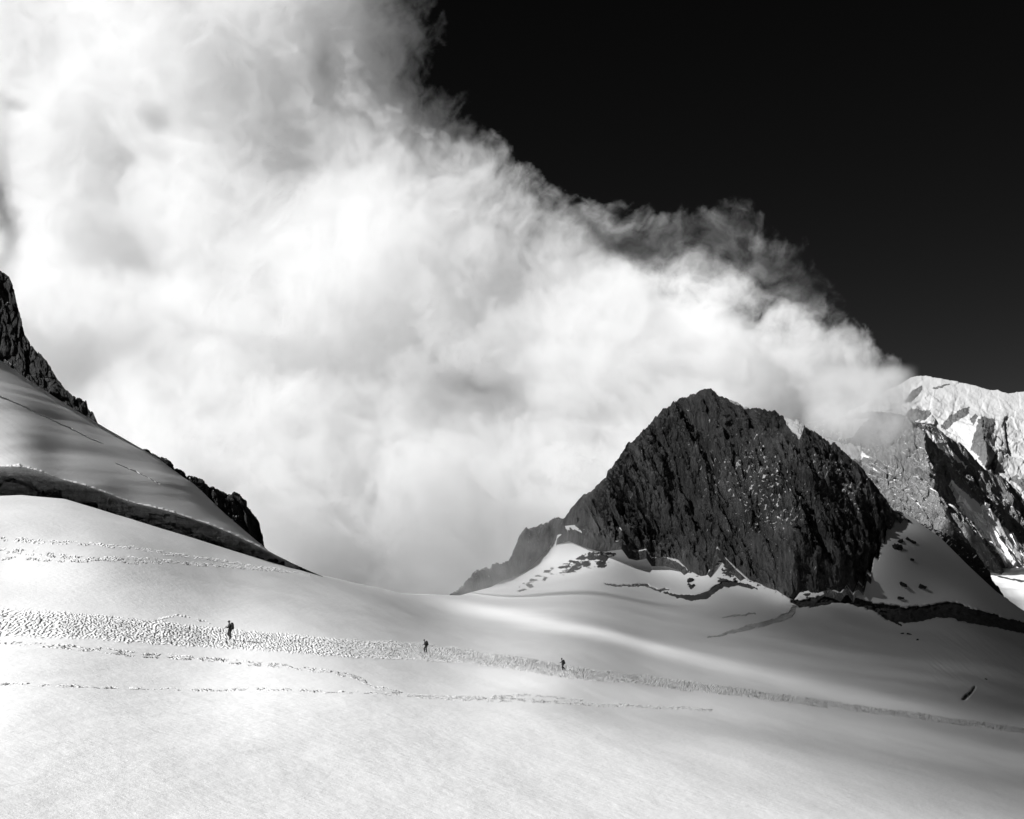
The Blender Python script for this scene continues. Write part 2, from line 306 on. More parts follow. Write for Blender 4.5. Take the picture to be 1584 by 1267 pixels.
def snow_surface(px, py):
    """Depth of the snow with crevasses, prints and drifts; and the rock / ice shares, ice also painting shade into prints."""
    D = snow_depth(px, py)
    base = polyline(px, ROCK_BASE)
    inr = (px > 715) & (px < 1398)
    D = D + np.where(inr, np.clip(base-py, 0, None)*1.6, 0)
    P = pts_of(px, py, D); X = P[..., 0]; Y = P[..., 1]
    rock = np.zeros(D.shape); ice = np.zeros(D.shape); dz = np.zeros(D.shape)
    far = smooth(250, 450, D)
    wx = px+5*fbm(px/22, py/12, 4, 31); wy = py+3.2*fbm(px/16, py/10, 4, 32)+1.5*fbm(px/5, py/4, 2, 33)
    for P_, W_, rk, dep in CREV:
        m = (px > P_[0][0]-25) & (px < P_[-1][0]+25) & (py > min(p[1] for p in P_)-40) & (py < max(p[1] for p in P_)+40)
        if not m.any(): continue
        d, par = seg_dist(wx[m], wy[m], P_); wd = np.interp(par, np.arange(len(W_)), W_)
        s = 1-smooth(.75, 1.15, d/wd)
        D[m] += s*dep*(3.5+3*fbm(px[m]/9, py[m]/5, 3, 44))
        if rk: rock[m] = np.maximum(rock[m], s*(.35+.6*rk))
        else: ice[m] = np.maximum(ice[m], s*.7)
    # broken rock showing through the snow on the left shoulder and in the gully
    for poly, k in (([(868, 880), (885, 862), (912, 852), (948, 848), (957, 858), (950, 868), (930, 880), (905, 882), (880, 890), (850, 892)], .58),
                    ([(790, 925), (800, 905), (830, 885), (868, 868), (900, 870), (870, 885), (840, 905), (815, 915)], .35),
                    ([(1108, 905), (1104, 880), (1112, 858), (1135, 880), (1150, 900), (1130, 905)], .42), ([(1056, 905), (1066, 895), (1078, 905), (1070, 914)], .6),
                    ([(1235, 925), (1240, 912), (1256, 918), (1250, 928)], .6)):
        m = (px > 760) & (px < 1280) & (py > 820) & (py < 940)
        sd = signed(wx[m], wy[m], poly); n = fbm(px[m]/14, py[m]/5, 5, 51)
        rock[m] = np.maximum(rock[m], smooth(-3, 5, sd)*np.clip(k+.9*n, 0, 1))
    m = (px > 860) & (px < 1400) & (py > base-4) & (py < base+30)
    n = fbm(px[m]/9+.4*py[m]/9, py[m]/3.4, 5, 57, .6); rock[m] = np.maximum(rock[m], np.clip(.30+.62*n, 0, .62)*smooth(26, 0, (py-base)[m])*smooth(860, 900, px[m]))
    # prints and churned snow
    for i, (P_, W_, k) in enumerate(TRACKS):
        ys = [p[1] for p in P_]; m = (py > min(ys)-45) & (py < max(ys)+45) & (px < P_[-1][0]+10)
        d, par = seg_dist(px[m], py[m]+2.2*fbm(px[m]/60, py[m]*0, 3, 60+i), P_); wd = np.interp(par, np.arange(len(W_)), W_)
        msk = 1-smooth(.55, 1.1+.25*fbm(px[m]/30, py[m]/6, 3, 70+i), d/wd); msk = msk*np.clip(.75+.9*fbm(px[m]/25, py[m]/12, 4, 120+i), .1, 1)
        x = X[m]; y = Y[m]; sc_ = np.clip(D[m]/150, .8, 2.2)
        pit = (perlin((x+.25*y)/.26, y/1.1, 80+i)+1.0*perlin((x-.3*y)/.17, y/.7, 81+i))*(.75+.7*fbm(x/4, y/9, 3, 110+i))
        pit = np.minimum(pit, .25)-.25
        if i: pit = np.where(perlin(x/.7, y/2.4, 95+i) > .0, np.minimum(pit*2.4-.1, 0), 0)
        dz[m] += pit*msk*k*(.075 if i == 0 else .05)*sc_; ice[m] = np.maximum(ice[m], np.clip(-pit*msk*k*(.55 if i == 0 else .42)*(1+.2*smooth(150, 280, D[m])), 0, .55))  # prints also darkened in colour by pit depth, standing in for their shade
    dr = .5*fbm(X/30, Y/60, 4, 90)*smooth(600, 200, D)+.035*fbm(X/2.5, Y/5, 3, 92)*smooth(160, 70, D)
    dz += dr
    # avalanche runnels below the rock band
    m = smooth(1380, 1460, px)*smooth(955, 985, py)*smooth(1090, 1030, py)
    dz += m*.16*fbm((px*.75-py)/7+0*px, (px*.6+py)/90, 4, 97, ridged=True)
    return D, dz, rock, ice

nx = 2200
cols = np.linspace(-380, 1960, nx)
s1 = np.linspace(0, 1, 540); 
top = polyline(cols, CREST)
kern = np.exp(-np.linspace(-2, 2, 9)**2); kern /= kern.sum(); top = np.convolve(np.pad(top, 4, mode='edge'), kern, 'valid')
rowsA = top[None, :]+(1295-top[None, :])*s1[:, None]
rowsB = 1295+(1900-1295)*np.linspace(0, 1, 70)[1:, None]**1.3*np.ones((1, nx))
PY = np.concatenate([rowsA, rowsB]); PX = np.broadcast_to(cols, PY.shape).copy()
D, dz, rock, ice = snow_surface(PX, PY)
V = pts_of(PX, PY, D); V[..., 2] += dz
SNOW_PX, SNOW_PY, SNOW_V = PX, PY, V
back = []
for k in (1, 3, 7, 14, 26, 45, 80):
    b = V[0].copy(); r = b[:, :2]/np.linalg.norm(b[:, :2], axis=1, keepdims=True); b[:, :2] += r*k; b[:, 2] -= .06*k+.012*k*k; back.append(b)
Vall = np.concatenate([np.array(back[::-1]), V]); z = np.zeros((len(back), nx))
front_edge = V[-1].copy()
near = []
for k in (.8, .5, .2, 0, -1, -6, -40):
    b = front_edge.copy(); b[:, :2] *= k if k > 0 else 1
    if k <= 0: b[:, 0] = front_edge[:, 0]*(1-k*3); b[:, 1] = k*10-.01
    near.append(b)
Vall = np.concatenate([Vall, np.array(near)])
zz = np.zeros((len(near), nx))
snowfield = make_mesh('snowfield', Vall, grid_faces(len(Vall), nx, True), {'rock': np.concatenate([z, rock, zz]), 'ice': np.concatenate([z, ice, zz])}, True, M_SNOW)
tag(snowfield, 'wide bright snowfield crossed by trampled tracks, shaded to the right below the dark rock face', 'snowfield', 'structure')

# ------------------------------------------------------------------ relief builder for rock faces and ridges
def relief(name, x0, x1, dx, rows, topf, basef, depthf, dispf, mat, attrs=None, back=(3, 8, 18, 35, 60), drop=1.0, nrm=(0, -.72, .69), taper=True, smooth_shade=False):
    cols = np.arange(x0, x1+dx*.5, dx); v = np.linspace(0, 1, rows)          # v = 0 at the top edge
    T = topf(cols); B = np.maximum(basef(cols), T+.5)
    PY = T[None, :]+(B-T)[None, :]*v[:, None]; PX = np.broadcast_to(cols, PY.shape).copy()
    D = depthf(PX, PY, T[None, :], B[None, :]); P = pts_of(PX, PY, D)
    h = dispf(P, PX, PY)
    if taper: h = h*smooth(0, 8, (B-T))[None, :]
    n = np.array(nrm, float); n /= np.linalg.norm(n); P = P+h[..., None]*n
    A = {k: f(PX, PY) for k, f in (attrs or {}).items()}
    bk = []
    for k in back[::-1]:
        b = P[0].copy(); rr = b[:, :2]/np.linalg.norm(b[:, :2], axis=1, keepdims=True); b[:, :2] += rr*k; b[:, 2] -= k*drop; bk.append(b)
    V = np.concatenate([np.array(bk), P])
    for k in A: A[k] = np.concatenate([np.repeat(A[k][:1], len(bk), 0), A[k]])
    return make_mesh(name, V, grid_faces(len(V), len(cols), True), A, smooth_shade, mat)

def crags(u, v, sizes, amps, tilt=.35, el=2.2, seed=0, crack=.25):
    """Steep broken slabs: facets stretched down the fall line, several sizes."""
    h = 0
    for i, (s, a) in enumerate(zip(sizes, amps)):
        uu = (u+tilt*v)/s; vv = (v-.2*u)/(s*el)
        wu = .35*fbm(uu*.8, vv*.8, 3, seed+i*5); wv = .35*fbm(uu*.8+9, vv*.8, 3, seed+i*5+2)
        f, e = facet(uu+wu, vv+wv, seed+i*11); h = h+a*(f-crack*(1-smooth(0, .12, e)))
    return h

def smooth_curve(c, P, sig):
    n = int(3*sig/(c[1]-c[0])); k = np.exp(-.5*((np.arange(-n, n+1)*(c[1]-c[0]))/sig)**2); k /= k.sum()
    return np.convolve(polyline(c[0]+(np.arange(-n, len(c)+n))*(c[1]-c[0]), P), k, 'valid')
# ---- main peak
PEAK = [(690, 924), (705, 920), (712, 912), (722, 898), (735, 884), (752, 876), (770, 868), (786, 864), (796, 848), (803, 832), (815, 816), (835, 812), (848, 806), (860, 799), (868, 804), (872, 803), (885, 786), (900, 768), (918, 757), (935, 738), (950, 718), (962, 700), (972, 684), (980, 681),
        (990, 672), (1002, 660), (1015, 645), (1030, 632), (1040, 624), (1055, 614), (1075, 608), (1092, 602), (1104, 603), (1112, 613), (1125, 617), (1140, 621), (1160, 626), (1180, 631), (1200, 632), (1207, 640), (1214, 642), (1225, 648), (1240, 652), (1255, 662), (1275, 675), (1295, 690), (1315, 706), (1335, 726), (1355, 750), (1372, 772), (1385, 789), (1398, 797), (1410, 806)]
def peak_top(c): return polyline(c, PEAK)+1.6*fbm(c/6, c*0, 3, 3)*smooth(705, 730, c)-1.6*np.maximum(fbm(c/11, c*0+3, 2, 8), 0)
def peak_depth(px, py, T, B):
    yb = polyline(px, ROCK_BASE); Db = snow_depth(px, yb)
    L = np.maximum(yb-T, 1); t = np.clip((yb-py)/L, -1, 1)
    c = px[0]; n = 75; k = np.exp(-np.linspace(-2.2, 2.2, 2*n+1)**2); k /= k.sum()
    sm = lambda a: np.convolve(np.pad(a, n, mode='edge'), k, 'valid')
    ybs = sm(yb[0])[None, :]; Dbs = sm(Db[0])[None, :]
    exact = Db+(yb-py)*Db/F*.5; wide = Dbs+(ybs-py)*Dbs/F*.66
    f = smooth(0, .2, t); D = exact*(1-f)+wide*f-2.5*smooth(-.02, .06, t)+14*np.clip(t, 0, 1)**5
    # buttresses: wide ribs running down the face
    ax = px-(.42*(py-620))
    rib = 15*fbm(ax/110, py/300, 4, 5)+9*fbm(ax/45, py/160, 4, 6)+20*np.exp(-((px-1225-.18*(py-640))/75)**2)
    gul = 9*np.exp(-((px-1104-.10*(850-py))/12)**2)*smooth(760, 870, py)
    D = D+smooth(875, 725, px)*135
    return D-(rib-gul)*smooth(0, .3, t)*smooth(0, 40, L)*(1-.6*smooth(.9, 1, t))
def peak_disp(P, px, py):
    h = crags(P[..., 0], P[..., 2], (26, 12, 5.5, 2.8, 1.5, .8), (5.0, 4.6, 3.0, 2.0, 1.3, .6), .38, 2.6, 11)
    fl, el_ = facet((P[..., 0]-.5*P[..., 2])/13+.4*fbm(P[..., 0]/12, P[..., 2]/9, 3, 77), (P[..., 2]+.3*P[..., 0])/4.5, 78); h = h+1.7*fl
    h = h+.5*fbm(P[..., 0]/1.5, P[..., 2]/3, 4, 19)
    tp = peak_top(px[0])[None, :]; h = h+crags(P[..., 0], P[..., 2], (10, 4.5, 2), (3.2, 2.0, 1.1), .3, 1.5, 71)*smooth(890, 840, px)
    return (h-1.0)*smooth(0, 5, polyline(px, ROCK_BASE)-py+3)*(.35+.65*smooth(0, 30, py-tp))
def peak_snow(px, py):
    w = 4*fbm(px/12, py/12, 4, 21); v = np.zeros(px.shape)
    for poly in ([(1126, 600), (1168, 612), (1164, 628), (1145, 626), (1128, 621)], [(1210, 636), (1246, 655), (1238, 672), (1226, 662), (1216, 650)]):
        v = np.maximum(v, smooth(-3, 3, signed(px+w, py+w, poly)))
    # shelves of old snow in the middle of the face
    n = fbm((px+.3*py)/8, (py-.35*px)/3.2, 5, 23, .65)*1.1; b = fbm(px/50, py/40, 3, 24)
    zone = np.exp(-((px-1165)/100)**2-((py-735-.25*(px-1165))/60)**2)+.5*np.exp(-((px-1200)/60)**2-((py-800)/25)**2)+.9*np.exp(-((px-1310-.55*(py-750))/34)**2-((py-745)/60)**2)
    return np.maximum(v, smooth(.38, .52, n+.30*zone+.12*b)*.62)
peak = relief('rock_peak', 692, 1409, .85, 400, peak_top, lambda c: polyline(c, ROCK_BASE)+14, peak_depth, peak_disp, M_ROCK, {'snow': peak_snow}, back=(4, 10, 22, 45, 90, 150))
tag(peak, 'dark jagged rock peak with white snow flecks rising from the shaded snow at right', 'rock peak', 'structure')

# ---- snow slope with ice cliff at left
HILL = [(-400, 240), (-150, 462), (0, 557), (50, 590), (100, 624), (150, 655), (200, 683), (250, 713), (300, 749), (340, 786), (380, 822), (415, 852), (450, 871), (490, 888), (500, 892)]
LIP = [(-400, 700), (0, 722), (30, 720), (60, 728), (90, 742), (120, 748), (160, 760), (200, 776), (240, 784), (280, 796), (320, 810), (360, 826), (400, 846), (440, 866), (490, 888), (500, 891)]
def hill_depth(px, py, T, B):
    lip0 = smooth_curve(px[0], LIP, 18)[None, :]; lip = lip0+1.5*fbm(px/14, px*0, 3, 7)
    dl = smooth_curve(px[0], [(-900, 204), (-400, 204), (0, 194), (200, 216), (400, 252), (480, 270), (600, 280)], 40)[None, :]; dt = smooth_curve(px[0], [(-900, 230), (-400, 240), (0, 262), (200, 279), (400, 287), (480, 284), (600, 282)], 40)[None, :]
    T0 = smooth_curve(px[0], HILL, 10)[None, :]; t = np.clip((lip0-py)/np.maximum(lip0-T0, 1), 0, 1.05)
    D = dl+(dt-dl)*(t-.12*np.sin(t*math.pi))
    # rounded shoulder above the lip, undercut below
    D += np.clip(py-lip, 0, None)*.28
    wy = py+1.2*fbm(px/9, py/9, 3, 13)
    for P_, W_, k in (([(0, 615), (40, 631), (80, 650), (110, 664), (140, 680), (160, 687)], [1.1, 1.0, .6, 1.4, 1.0, .3], 1.1), ([(180, 717), (210, 730), (246, 749)], [.5, 1.0, .4], .9),
                      ([(-20, 752), (20, 748), (45, 752), (70, 765), (85, 758), (110, 772), (150, 782)], [3, 3, 3, 3, 2, 4, 2], 3), ([(190, 798), (230, 800), (250, 806), (300, 824), (340, 842), (380, 858), (420, 872)], [2, 4, 4, 4, 4, 4, 1], 3),
                      ([(230, 795), (290, 803), (330, 818)], [.8, 1.2, .8], 1.5)):
        d, par = seg_dist(px, wy, P_); wd = np.interp(par, np.arange(len(W_)), W_); D = D+k*(1-smooth(.4, 1.2, d/wd))
    return D
def hill_disp(P, px, py):
    lip = polyline(px, LIP); below = smooth(2, 12, py-lip+2.5*fbm(px/12, py/12, 3, 47))
    h = .5*fbm(P[..., 0]/16, P[..., 2]/9, 3, 41)*(1-below)+.05*fbm((py-polyline(px, HILL))/9, px/110, 4, 42)*(1-below)
    f, e = facet(P[..., 0]/3.2+.4*fbm(P[..., 0]/3, P[..., 2]/3, 3, 43), P[..., 2]/1.3, 45); f2, e2 = facet(P[..., 0]/1.1, P[..., 2]/.5, 46)
    return (h+below*(1.5*f+.9*f2))*smooth(500, 440, px)
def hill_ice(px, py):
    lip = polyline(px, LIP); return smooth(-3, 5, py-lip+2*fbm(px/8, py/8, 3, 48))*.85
def hill_foot(px, py):
    b = polyline(px, CREST); return .5*smooth(-9, -2, py-b+4*fbm(px/10, py/6, 3, 49))*smooth(0, 60, px)+.15*smooth(-8, 4, py-b)  # darker mottled tone along the foot of the ice cliff
hill = relief('snow_hill', -380, 499, .9, 400, lambda c: polyline(c, HILL), lambda c: polyline(c, CREST)+14, hill_depth, hill_disp, M_FIRN, {'ice': hill_ice, 'rock': hill_foot}, drop=.5, nrm=(.3, -.7, .6), smooth_shade=True, taper=False)
tag(hill, 'steep shaded snow slope at left ending in a dark layered ice cliff', 'snow slope', 'structure')

# ---- cliffs behind the left slope
CL1 = [(-380, 520), (-150, 470), (-60, 430), (-20, 412), (0, 416), (8, 420), (14, 426), (18, 436), (22, 446), (25, 462), (32, 490), (38, 515), (50, 535), (62, 548), (75, 562), (84, 580), (92, 592), (104, 606), (112, 614), (124, 616), (133, 622), (136, 634), (144, 641), (151, 655), (154, 662)]
CL2 = [(200, 690), (206, 687), (220, 691), (232, 693), (240, 702), (252, 708), (262, 711), (272, 720), (283, 724), (292, 734), (305, 736), (318, 744), (335, 753), (348, 760), (366, 764), (378, 774), (386, 780), (396, 792), (404, 806), (409, 824), (412, 840), (414, 856), (417, 866)]
def cliff(name, prof, x0, x1, seed, off, label):
    def tp(c): return polyline(c, prof)+1.2*fbm(c/4, c*0, 3, seed)
    def dp(px, py, T, B):
        return np.interp(px, [-400, 0, 152, 160, 200, 400, 480], [360, 372, 372, 280, 282, 290, 287])+off+np.clip(B-py, 0, None)*.07
    def ds(P, px, py): return crags(P[..., 0], P[..., 2], (12, 5, 2.2, 1), (2.2, 1.6, .9, .45), .3, 2.2, seed)-.5
    def sn(px, py):
        n = fbm(px/4, py/5, 4, seed+3); z = np.exp(-((px-358)/12)**2-((py-806)/14)**2)*1.0+np.exp(-((px-300-.0)/26)**2-((py-744-(px-300)*.75)/5)**2)*.7
        return smooth(.45, .65, n+.45*z)*.62
    o = relief(name, x0, x1, .6, 260, tp, lambda c: polyline(c, HILL)+12, dp, ds, M_ROCK_LEFT, {'snow': sn}, back=(3, 8, 20), nrm=(.35, -.8, .3))
    return tag(o, label, 'rock cliff', 'structure')
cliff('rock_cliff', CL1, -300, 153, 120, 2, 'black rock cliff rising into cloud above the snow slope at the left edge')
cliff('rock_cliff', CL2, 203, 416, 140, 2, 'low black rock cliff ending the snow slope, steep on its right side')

# ---- dark ridge behind the right snow crest
RID = [(1418, 808), (1431, 809), (1445, 819), (1461, 826), (1484, 832), (1500, 845), (1511, 857), (1522, 872), (1531, 884), (1540, 898), (1547, 906), (1556, 920), (1566, 932), (1580, 944)]
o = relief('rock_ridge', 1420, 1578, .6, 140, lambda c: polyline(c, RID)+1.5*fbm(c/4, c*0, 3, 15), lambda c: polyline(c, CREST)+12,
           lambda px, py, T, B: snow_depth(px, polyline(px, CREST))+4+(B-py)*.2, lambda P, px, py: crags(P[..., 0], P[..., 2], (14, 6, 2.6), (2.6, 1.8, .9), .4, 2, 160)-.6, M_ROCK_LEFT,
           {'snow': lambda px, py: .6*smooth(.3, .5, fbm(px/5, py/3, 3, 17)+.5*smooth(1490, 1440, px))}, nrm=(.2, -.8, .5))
tag(o, 'thin black rock ridge along the edge of the shaded snow slope at right', 'rock ridge', 'structure')

# ---- pale rock mountain behind
MID = [(1180, 680), (1240, 650), (1262, 648), (1290, 644), (1320, 640), (1350, 634), (1380, 636), (1399, 641), (1408, 648), (1417, 652), (1432, 655), (1445, 655), (1453, 664), (1461, 671), (1478, 680), (1494, 692), (1508, 708), (1523, 724), (1536, 732), (1549, 737), (1562, 748), (1571, 756), (1584, 771), (1650, 830), (1700, 880)]
FOLD = [(620, 1397), (642, 1400), (660, 1416), (684, 1428), (728, 1436), (763, 1447), (810, 1462), (850, 1485), (900, 1520), (960, 1560)]
FOLD2 = [(620, 1430), (655, 1440), (700, 1462), (750, 1500), (790, 1540), (830, 1562), (870, 1580), (930, 1600), (960, 1610)]
GUL = [(620, 1412), (660, 1428), (700, 1452), (745, 1470), (780, 1492), (830, 1536), (870, 1566), (905, 1590), (960, 1630)]
def yx(y, P): P = np.array(P, float); return np.interp(y, P[:, 0], P[:, 1])
def mid_depth(px, py, T, B):
    f = yx(py, FOLD); g = yx(py, GUL)
    D = 850+(B-py)*.42
    left = np.clip(f-px, 0, None); D = D+left*.22
    r = np.clip((px-f)/np.maximum(g-f, 4), 0, 1); D = D+.95*np.clip(px-f, 0, None)+14*smooth(0, .5, r)
    # small lit spur low down between the two gullies
    sp = np.exp(-((px-(1478+(py-790)*.72))/13)**2)*smooth(765, 800, py); D = D-38*sp
    return D
def mid_disp(P, px, py):
    sm = .25+.75*np.clip(np.abs(px-yx(py, GUL)-14)/16, 0, 1)
    tp = polyline(px, MID)
    return sm*(crags(P[..., 0], P[..., 2], (40, 18, 8, 4), (5, 4.2, 3, 1.8), .4, 2.2, 210)-1)*(.3+.7*smooth(0, 25, py-tp))
def mid_snow(px, py):
    w = 3*fbm(px/10, py/10, 4, 221); v = np.zeros(px.shape)
    for poly in ([(1424, 662), (1432, 664), (1462, 684), (1482, 700), (1500, 716), (1486, 712), (1460, 698), (1436, 684)], [(1468, 744), (1482, 756), (1510, 776), (1545, 806), (1584, 838), (1640, 900), (1640, 960), (1584, 905), (1552, 868), (1520, 822), (1488, 782)],
                 [(1262, 660), (1290, 672), (1330, 690), (1345, 712), (1320, 712), (1290, 692)], [(1300, 648), (1345, 645), (1320, 668), (1300, 672)]):
        v = np.maximum(v, smooth(-3, 3, signed(px+w, py-w, poly)))
    n = fbm(px/6, py/3.5, 4, 223)
    return np.maximum(v, .6*smooth(.32, .5, n+.2*smooth(1350, 1290, px)+.25*smooth(12, 3, np.abs(px-yx(py, FOLD2)))))
o = relief('granite_mountain', 1185, 1690, 1.0, 330, lambda c: polyline(c, MID)+2.0*fbm(c/6, c*0, 3, 25), lambda c: 960+0*c, mid_depth, mid_disp, M_ROCK_MID, {'snow': mid_snow}, back=(10, 30, 80, 160))
tag(o, 'pale granite mountainside half hidden in cloud behind the dark peak', 'mountain', 'structure')

# ---- far snow mountain
FARM = [(1200, 700), (1300, 650), (1350, 618), (1372, 604), (1386, 598), (1398, 592), (1408, 585), (1420, 582), (1432, 581), (1445, 584), (1460, 587), (1480, 590), (1500, 594), (1520, 600), (1532, 603), (1544, 603), (1550, 607), (1560, 609), (1572, 607), (1584, 606), (1640, 600), (1720, 610)]
def far_depth(px, py, T, B):
    D = 3800+(B-py)*3.0
    D = D+8*np.exp(-((py-625-(px-1450)*.15)/8)**2)*smooth(1440, 1480, px)
    rib = yx(py, [(580, 1500), (630, 1515), (700, 1520), (760, 1530), (900, 1560)])
    return D-120*np.exp(-np.abs(px-rib)/26)*smooth(625, 665, py)
def far_disp(P, px, py):
    k = smooth(590, 680, py-(px-1430)*.10)
    a = fbm(P[..., 0]/150+P[..., 2]/300, P[..., 2]/130, 6, 230, .55, ridged=True); c = crags(P[..., 0], P[..., 2], (130, 50, 22), (34, 18, 9), -.3, 1.3, 233)
    return (.2+.8*k)*(22*a+.42*c)
def far_rock(px, py):
    w = 9*fbm(px/12, py/9, 5, 240, .6); v = np.zeros(px.shape)
    for poly in ([(1396, 626), (1410, 606), (1426, 598), (1424, 608), (1408, 626)], [(1398, 644), (1410, 632), (1440, 640), (1436, 652), (1412, 652)], [(1452, 664), (1468, 646), (1486, 636), (1500, 628), (1498, 642), (1478, 656), (1462, 666)],
                 [(1500, 700), (1508, 668), (1516, 646), (1534, 648), (1540, 664), (1526, 690), (1540, 712), (1542, 730), (1520, 716)], [(1560, 742), (1572, 736), (1590, 750), (1590, 770)], [(1442, 600), (1470, 594), (1468, 597), (1446, 603)], [(1500, 652), (1508, 640), (1512, 650), (1504, 662)]):
        v = np.maximum(v, smooth(-2, 2, signed(px+w, py-w, poly)))
    return 1-v
M_FAR = rock_mat('ice_and_granite', .08, .22, .14, 3, 4, .5, 0, .38)
o = relief('snow_mountain', 1210, 1715, 1.0, 330, lambda c: polyline(c, FARM)+.6*fbm(c/5, c*0, 3, 35), lambda c: 960+0*c, far_depth, far_disp, M_FAR, {'snow': lambda px, py: far_rock(px, py)*.95}, back=(30, 90, 200, 400), drop=.4, smooth_shade=True)
tag(o, 'distant bright snow mountain with seracs under the black sky at right', 'mountain', 'structure')

# ---- glacier tongue seen past the ridge
gx_, gy_ = np.meshgrid(np.linspace(1440, 1720, 180), np.linspace(893, 1010, 90))
Dg = np.interp(gy_, [893, 906, 930, 1010], [930, 880, 790, 690]); Pg = pts_of(gx_, gy_, Dg); Pg[..., 2] += 2.5*fbm(Pg[..., 0]/25, Pg[..., 1]/25, 4, 55)+7
o = make_mesh('glacier', Pg, grid_faces(90, 180, True), {'rock': .75*np.exp(-((gy_-911-(gx_-1560)*.2+2*fbm(gx_/8, gy_/5, 3, 57))/3)**2), 'ice': gx_*0}, True, M_FIRN)
tag(o, 'bright glacier seen past the end of the black ridge at the right edge', 'glacier', 'structure')

# ------------------------------------------------------------------ stones lying on the snow slope
def stone(px, py, w_m, h_m, seed, label, group=None, dn=.0):
    rr = random.Random(seed); import bmesh
    bm = bmesh.new(); bmesh.ops.create_icosphere(bm, subdivisions=3, radius=1)
    co = np.array([v.co[:] for v in bm.verts]); f, e = facet(co[:, 0]*1.6+co[:, 1]*.7+seed, co[:, 2]*1.6-co[:, 1]*.8, seed)
    r = 1+.55*f+.15*fbm(co[:, 0]*2+seed, co[:, 2]*2+co[:, 1], 3, seed)
    for v, k in zip(bm.verts, r): v.co = Vector((v.co.x*w_m/2*k, v.co.y*w_m*.35*k, v.co.z*h_m/2*k+.18*w_m*v.co.x*rr.uniform(-1, 1)))
    me = bpy.data.meshes.new('stone'); bm.to_mesh(me); bm.free(); me.materials.append(M_STONE)
    o = bpy.data.objects.new('stone', me); sc.collection.objects.link(o)
    P = pts_of(px, py, float(snow_depth(px, py))-1.0); o.location = P; o.rotation_euler = (0, math.radians(rr.uniform(-25, 30)), rr.uniform(0, 6))
    return tag(o, label, 'stone', None, group)
g_ = 'dark stones poking out of the right snow slope'
for a in [(1354, 811, 4.2, 3.2, 1, 'dark wedge of stone just beside the right foot of the rock peak'),
          (1389, 847, 4.6, 3.6, 2, 'largest dark stone high on the right snow slope'),
          (1393, 837, 3.4, 1.8, 3, 'dark stone touching the top of the largest stone on the slope'),
          (1408, 836, 5.5, .8, 4, 'thin flat dark stone trailing right of the largest stone'),
          (1411, 866, 2.4, 1.2, 5, 'small slanted stone below the thin flat stone'),
          (1397, 904, 4.0, 1.5, 6, 'flat dark stone left of the rounded one above the rock band'),
          (1427, 908, 4.2, 1.8, 7, 'rounded dark stone above the rock band, rightmost of the row'),
          (1393, 925, 3.0, 1.5, 8, 'small dark stone just above the rock band'),
          (1068, 898, 4.0, 2.5, 9, 'grey stone above the crevasse beneath the left buttress'),
          (1073, 906, 2.2, 1.6, 10, 'small grey stone right below the stone over the left crevasse'),
          (1396, 980, 1.6, .8, 11, 'tiny dark stone left of its pair below the rock band'),
          (1406, 981, 2.0, .8, 12, 'tiny dark stone right of its pair below the rock band'),
          (1419, 990, 1.6, .7, 13, 'tiny stone alone, lowest on the slope below the rock band'),
          (1525, 1051, 1.0, .6, 14, 'tiny stone above the short crevasse at far right')]:
    stone(*a[:5], a[5], g_ if a[1] < 930 and a[0] > 1300 else None)

# ------------------------------------------------------------------ clouds: closed bodies of vapour whose thickness is a fractal field
def cloud_body(name, C0, U, W, aa, bb, t, mat, label, nrm=None, view=None):
    """Two skins t metres either side of a sheet, joined at the rim."""
    if view is None: base = C0+aa[..., None]*U+bb[..., None]*W; n = nrm
    else: base = view; n = base-np.array([0, 0, CZ]); n = n/np.linalg.norm(n, axis=-1, keepdims=True)
    t = t+.02; Vf = base-n*t[..., None]; Vb = base+n*t[..., None]*1.0
    ny, nx = t.shape; i = np.arange(ny*nx).reshape(ny, nx); loop = np.concatenate([i[0, :], i[1:, -1], i[-1, -2::-1], i[-2:0:-1, 0]]); nl = np.roll(loop, -1)
    rim = np.stack([nl, nl+ny*nx, loop+ny*nx, loop], -1)
    fc = np.concatenate([grid_faces(ny, nx, True), grid_faces(ny, nx)+ny*nx, rim])
    V = np.concatenate([Vf.reshape(-1, 3), Vb.reshape(-1, 3)])
    # drop the parts of the sheet that hold no vapour
    keep = (t > .04).ravel(); keep = np.concatenate([keep, keep]); fc = fc[keep[fc].any(1)]
    used = np.unique(fc); mp = np.zeros(len(V), int); mp[used] = np.arange(len(used)); 
    o = make_mesh(name, V[used], mp[fc], None, False, mat)
    return tag(o, label, 'cloud', 'stuff')
EDGE = [(-900, -520), (560, -520), (660, -200), (672, 0), (690, 50), (684, 110), (718, 165), (770, 215), (810, 262), (855, 300), (905, 300), (960, 300), (1040, 325), (1130, 315), (1205, 345), (1255, 400), (1298, 462), (1340, 497), (1368, 535), (1384, 585), (1392, 630), (1375, 655), (1330, 668), (1290, 690), (1270, 760), (1250, 1300), (-900, 1300)]
gx, gy = np.meshgrid(np.arange(-560, 1480, 2.2), np.arange(-480, 960, 2.2))
def blob(x, y, rx, ry, rot=0):
    c, s = math.cos(math.radians(rot)), math.sin(math.radians(rot)); dx = gx2-x; dy = gy2-y
    return np.exp(-((dx*c+dy*s)/rx)**2-((-dx*s+dy*c)/ry)**2)
ed = smooth(250, 0, np.abs(signed(gx, gy, EDGE)))
gx2 = gx+34*fbm(gx/150, gy/150, 5, 1)+10*fbm(gx/40, gy/40, 4, 3); gy2 = gy+34*fbm(gx/150, gy/150, 5, 2)+10*fbm(gx/40, gy/40, 4, 4)
sd = signed(gx2, gy2, EDGE)
n1 = fbm(gx2/170, gy2/170, 7, 5, .55); n2 = fbm(gx2/330, gy2/260, 6, 9, .5); n3 = fbm(gx2/55, gy2/55, 5, 12, .6, ridged=True)
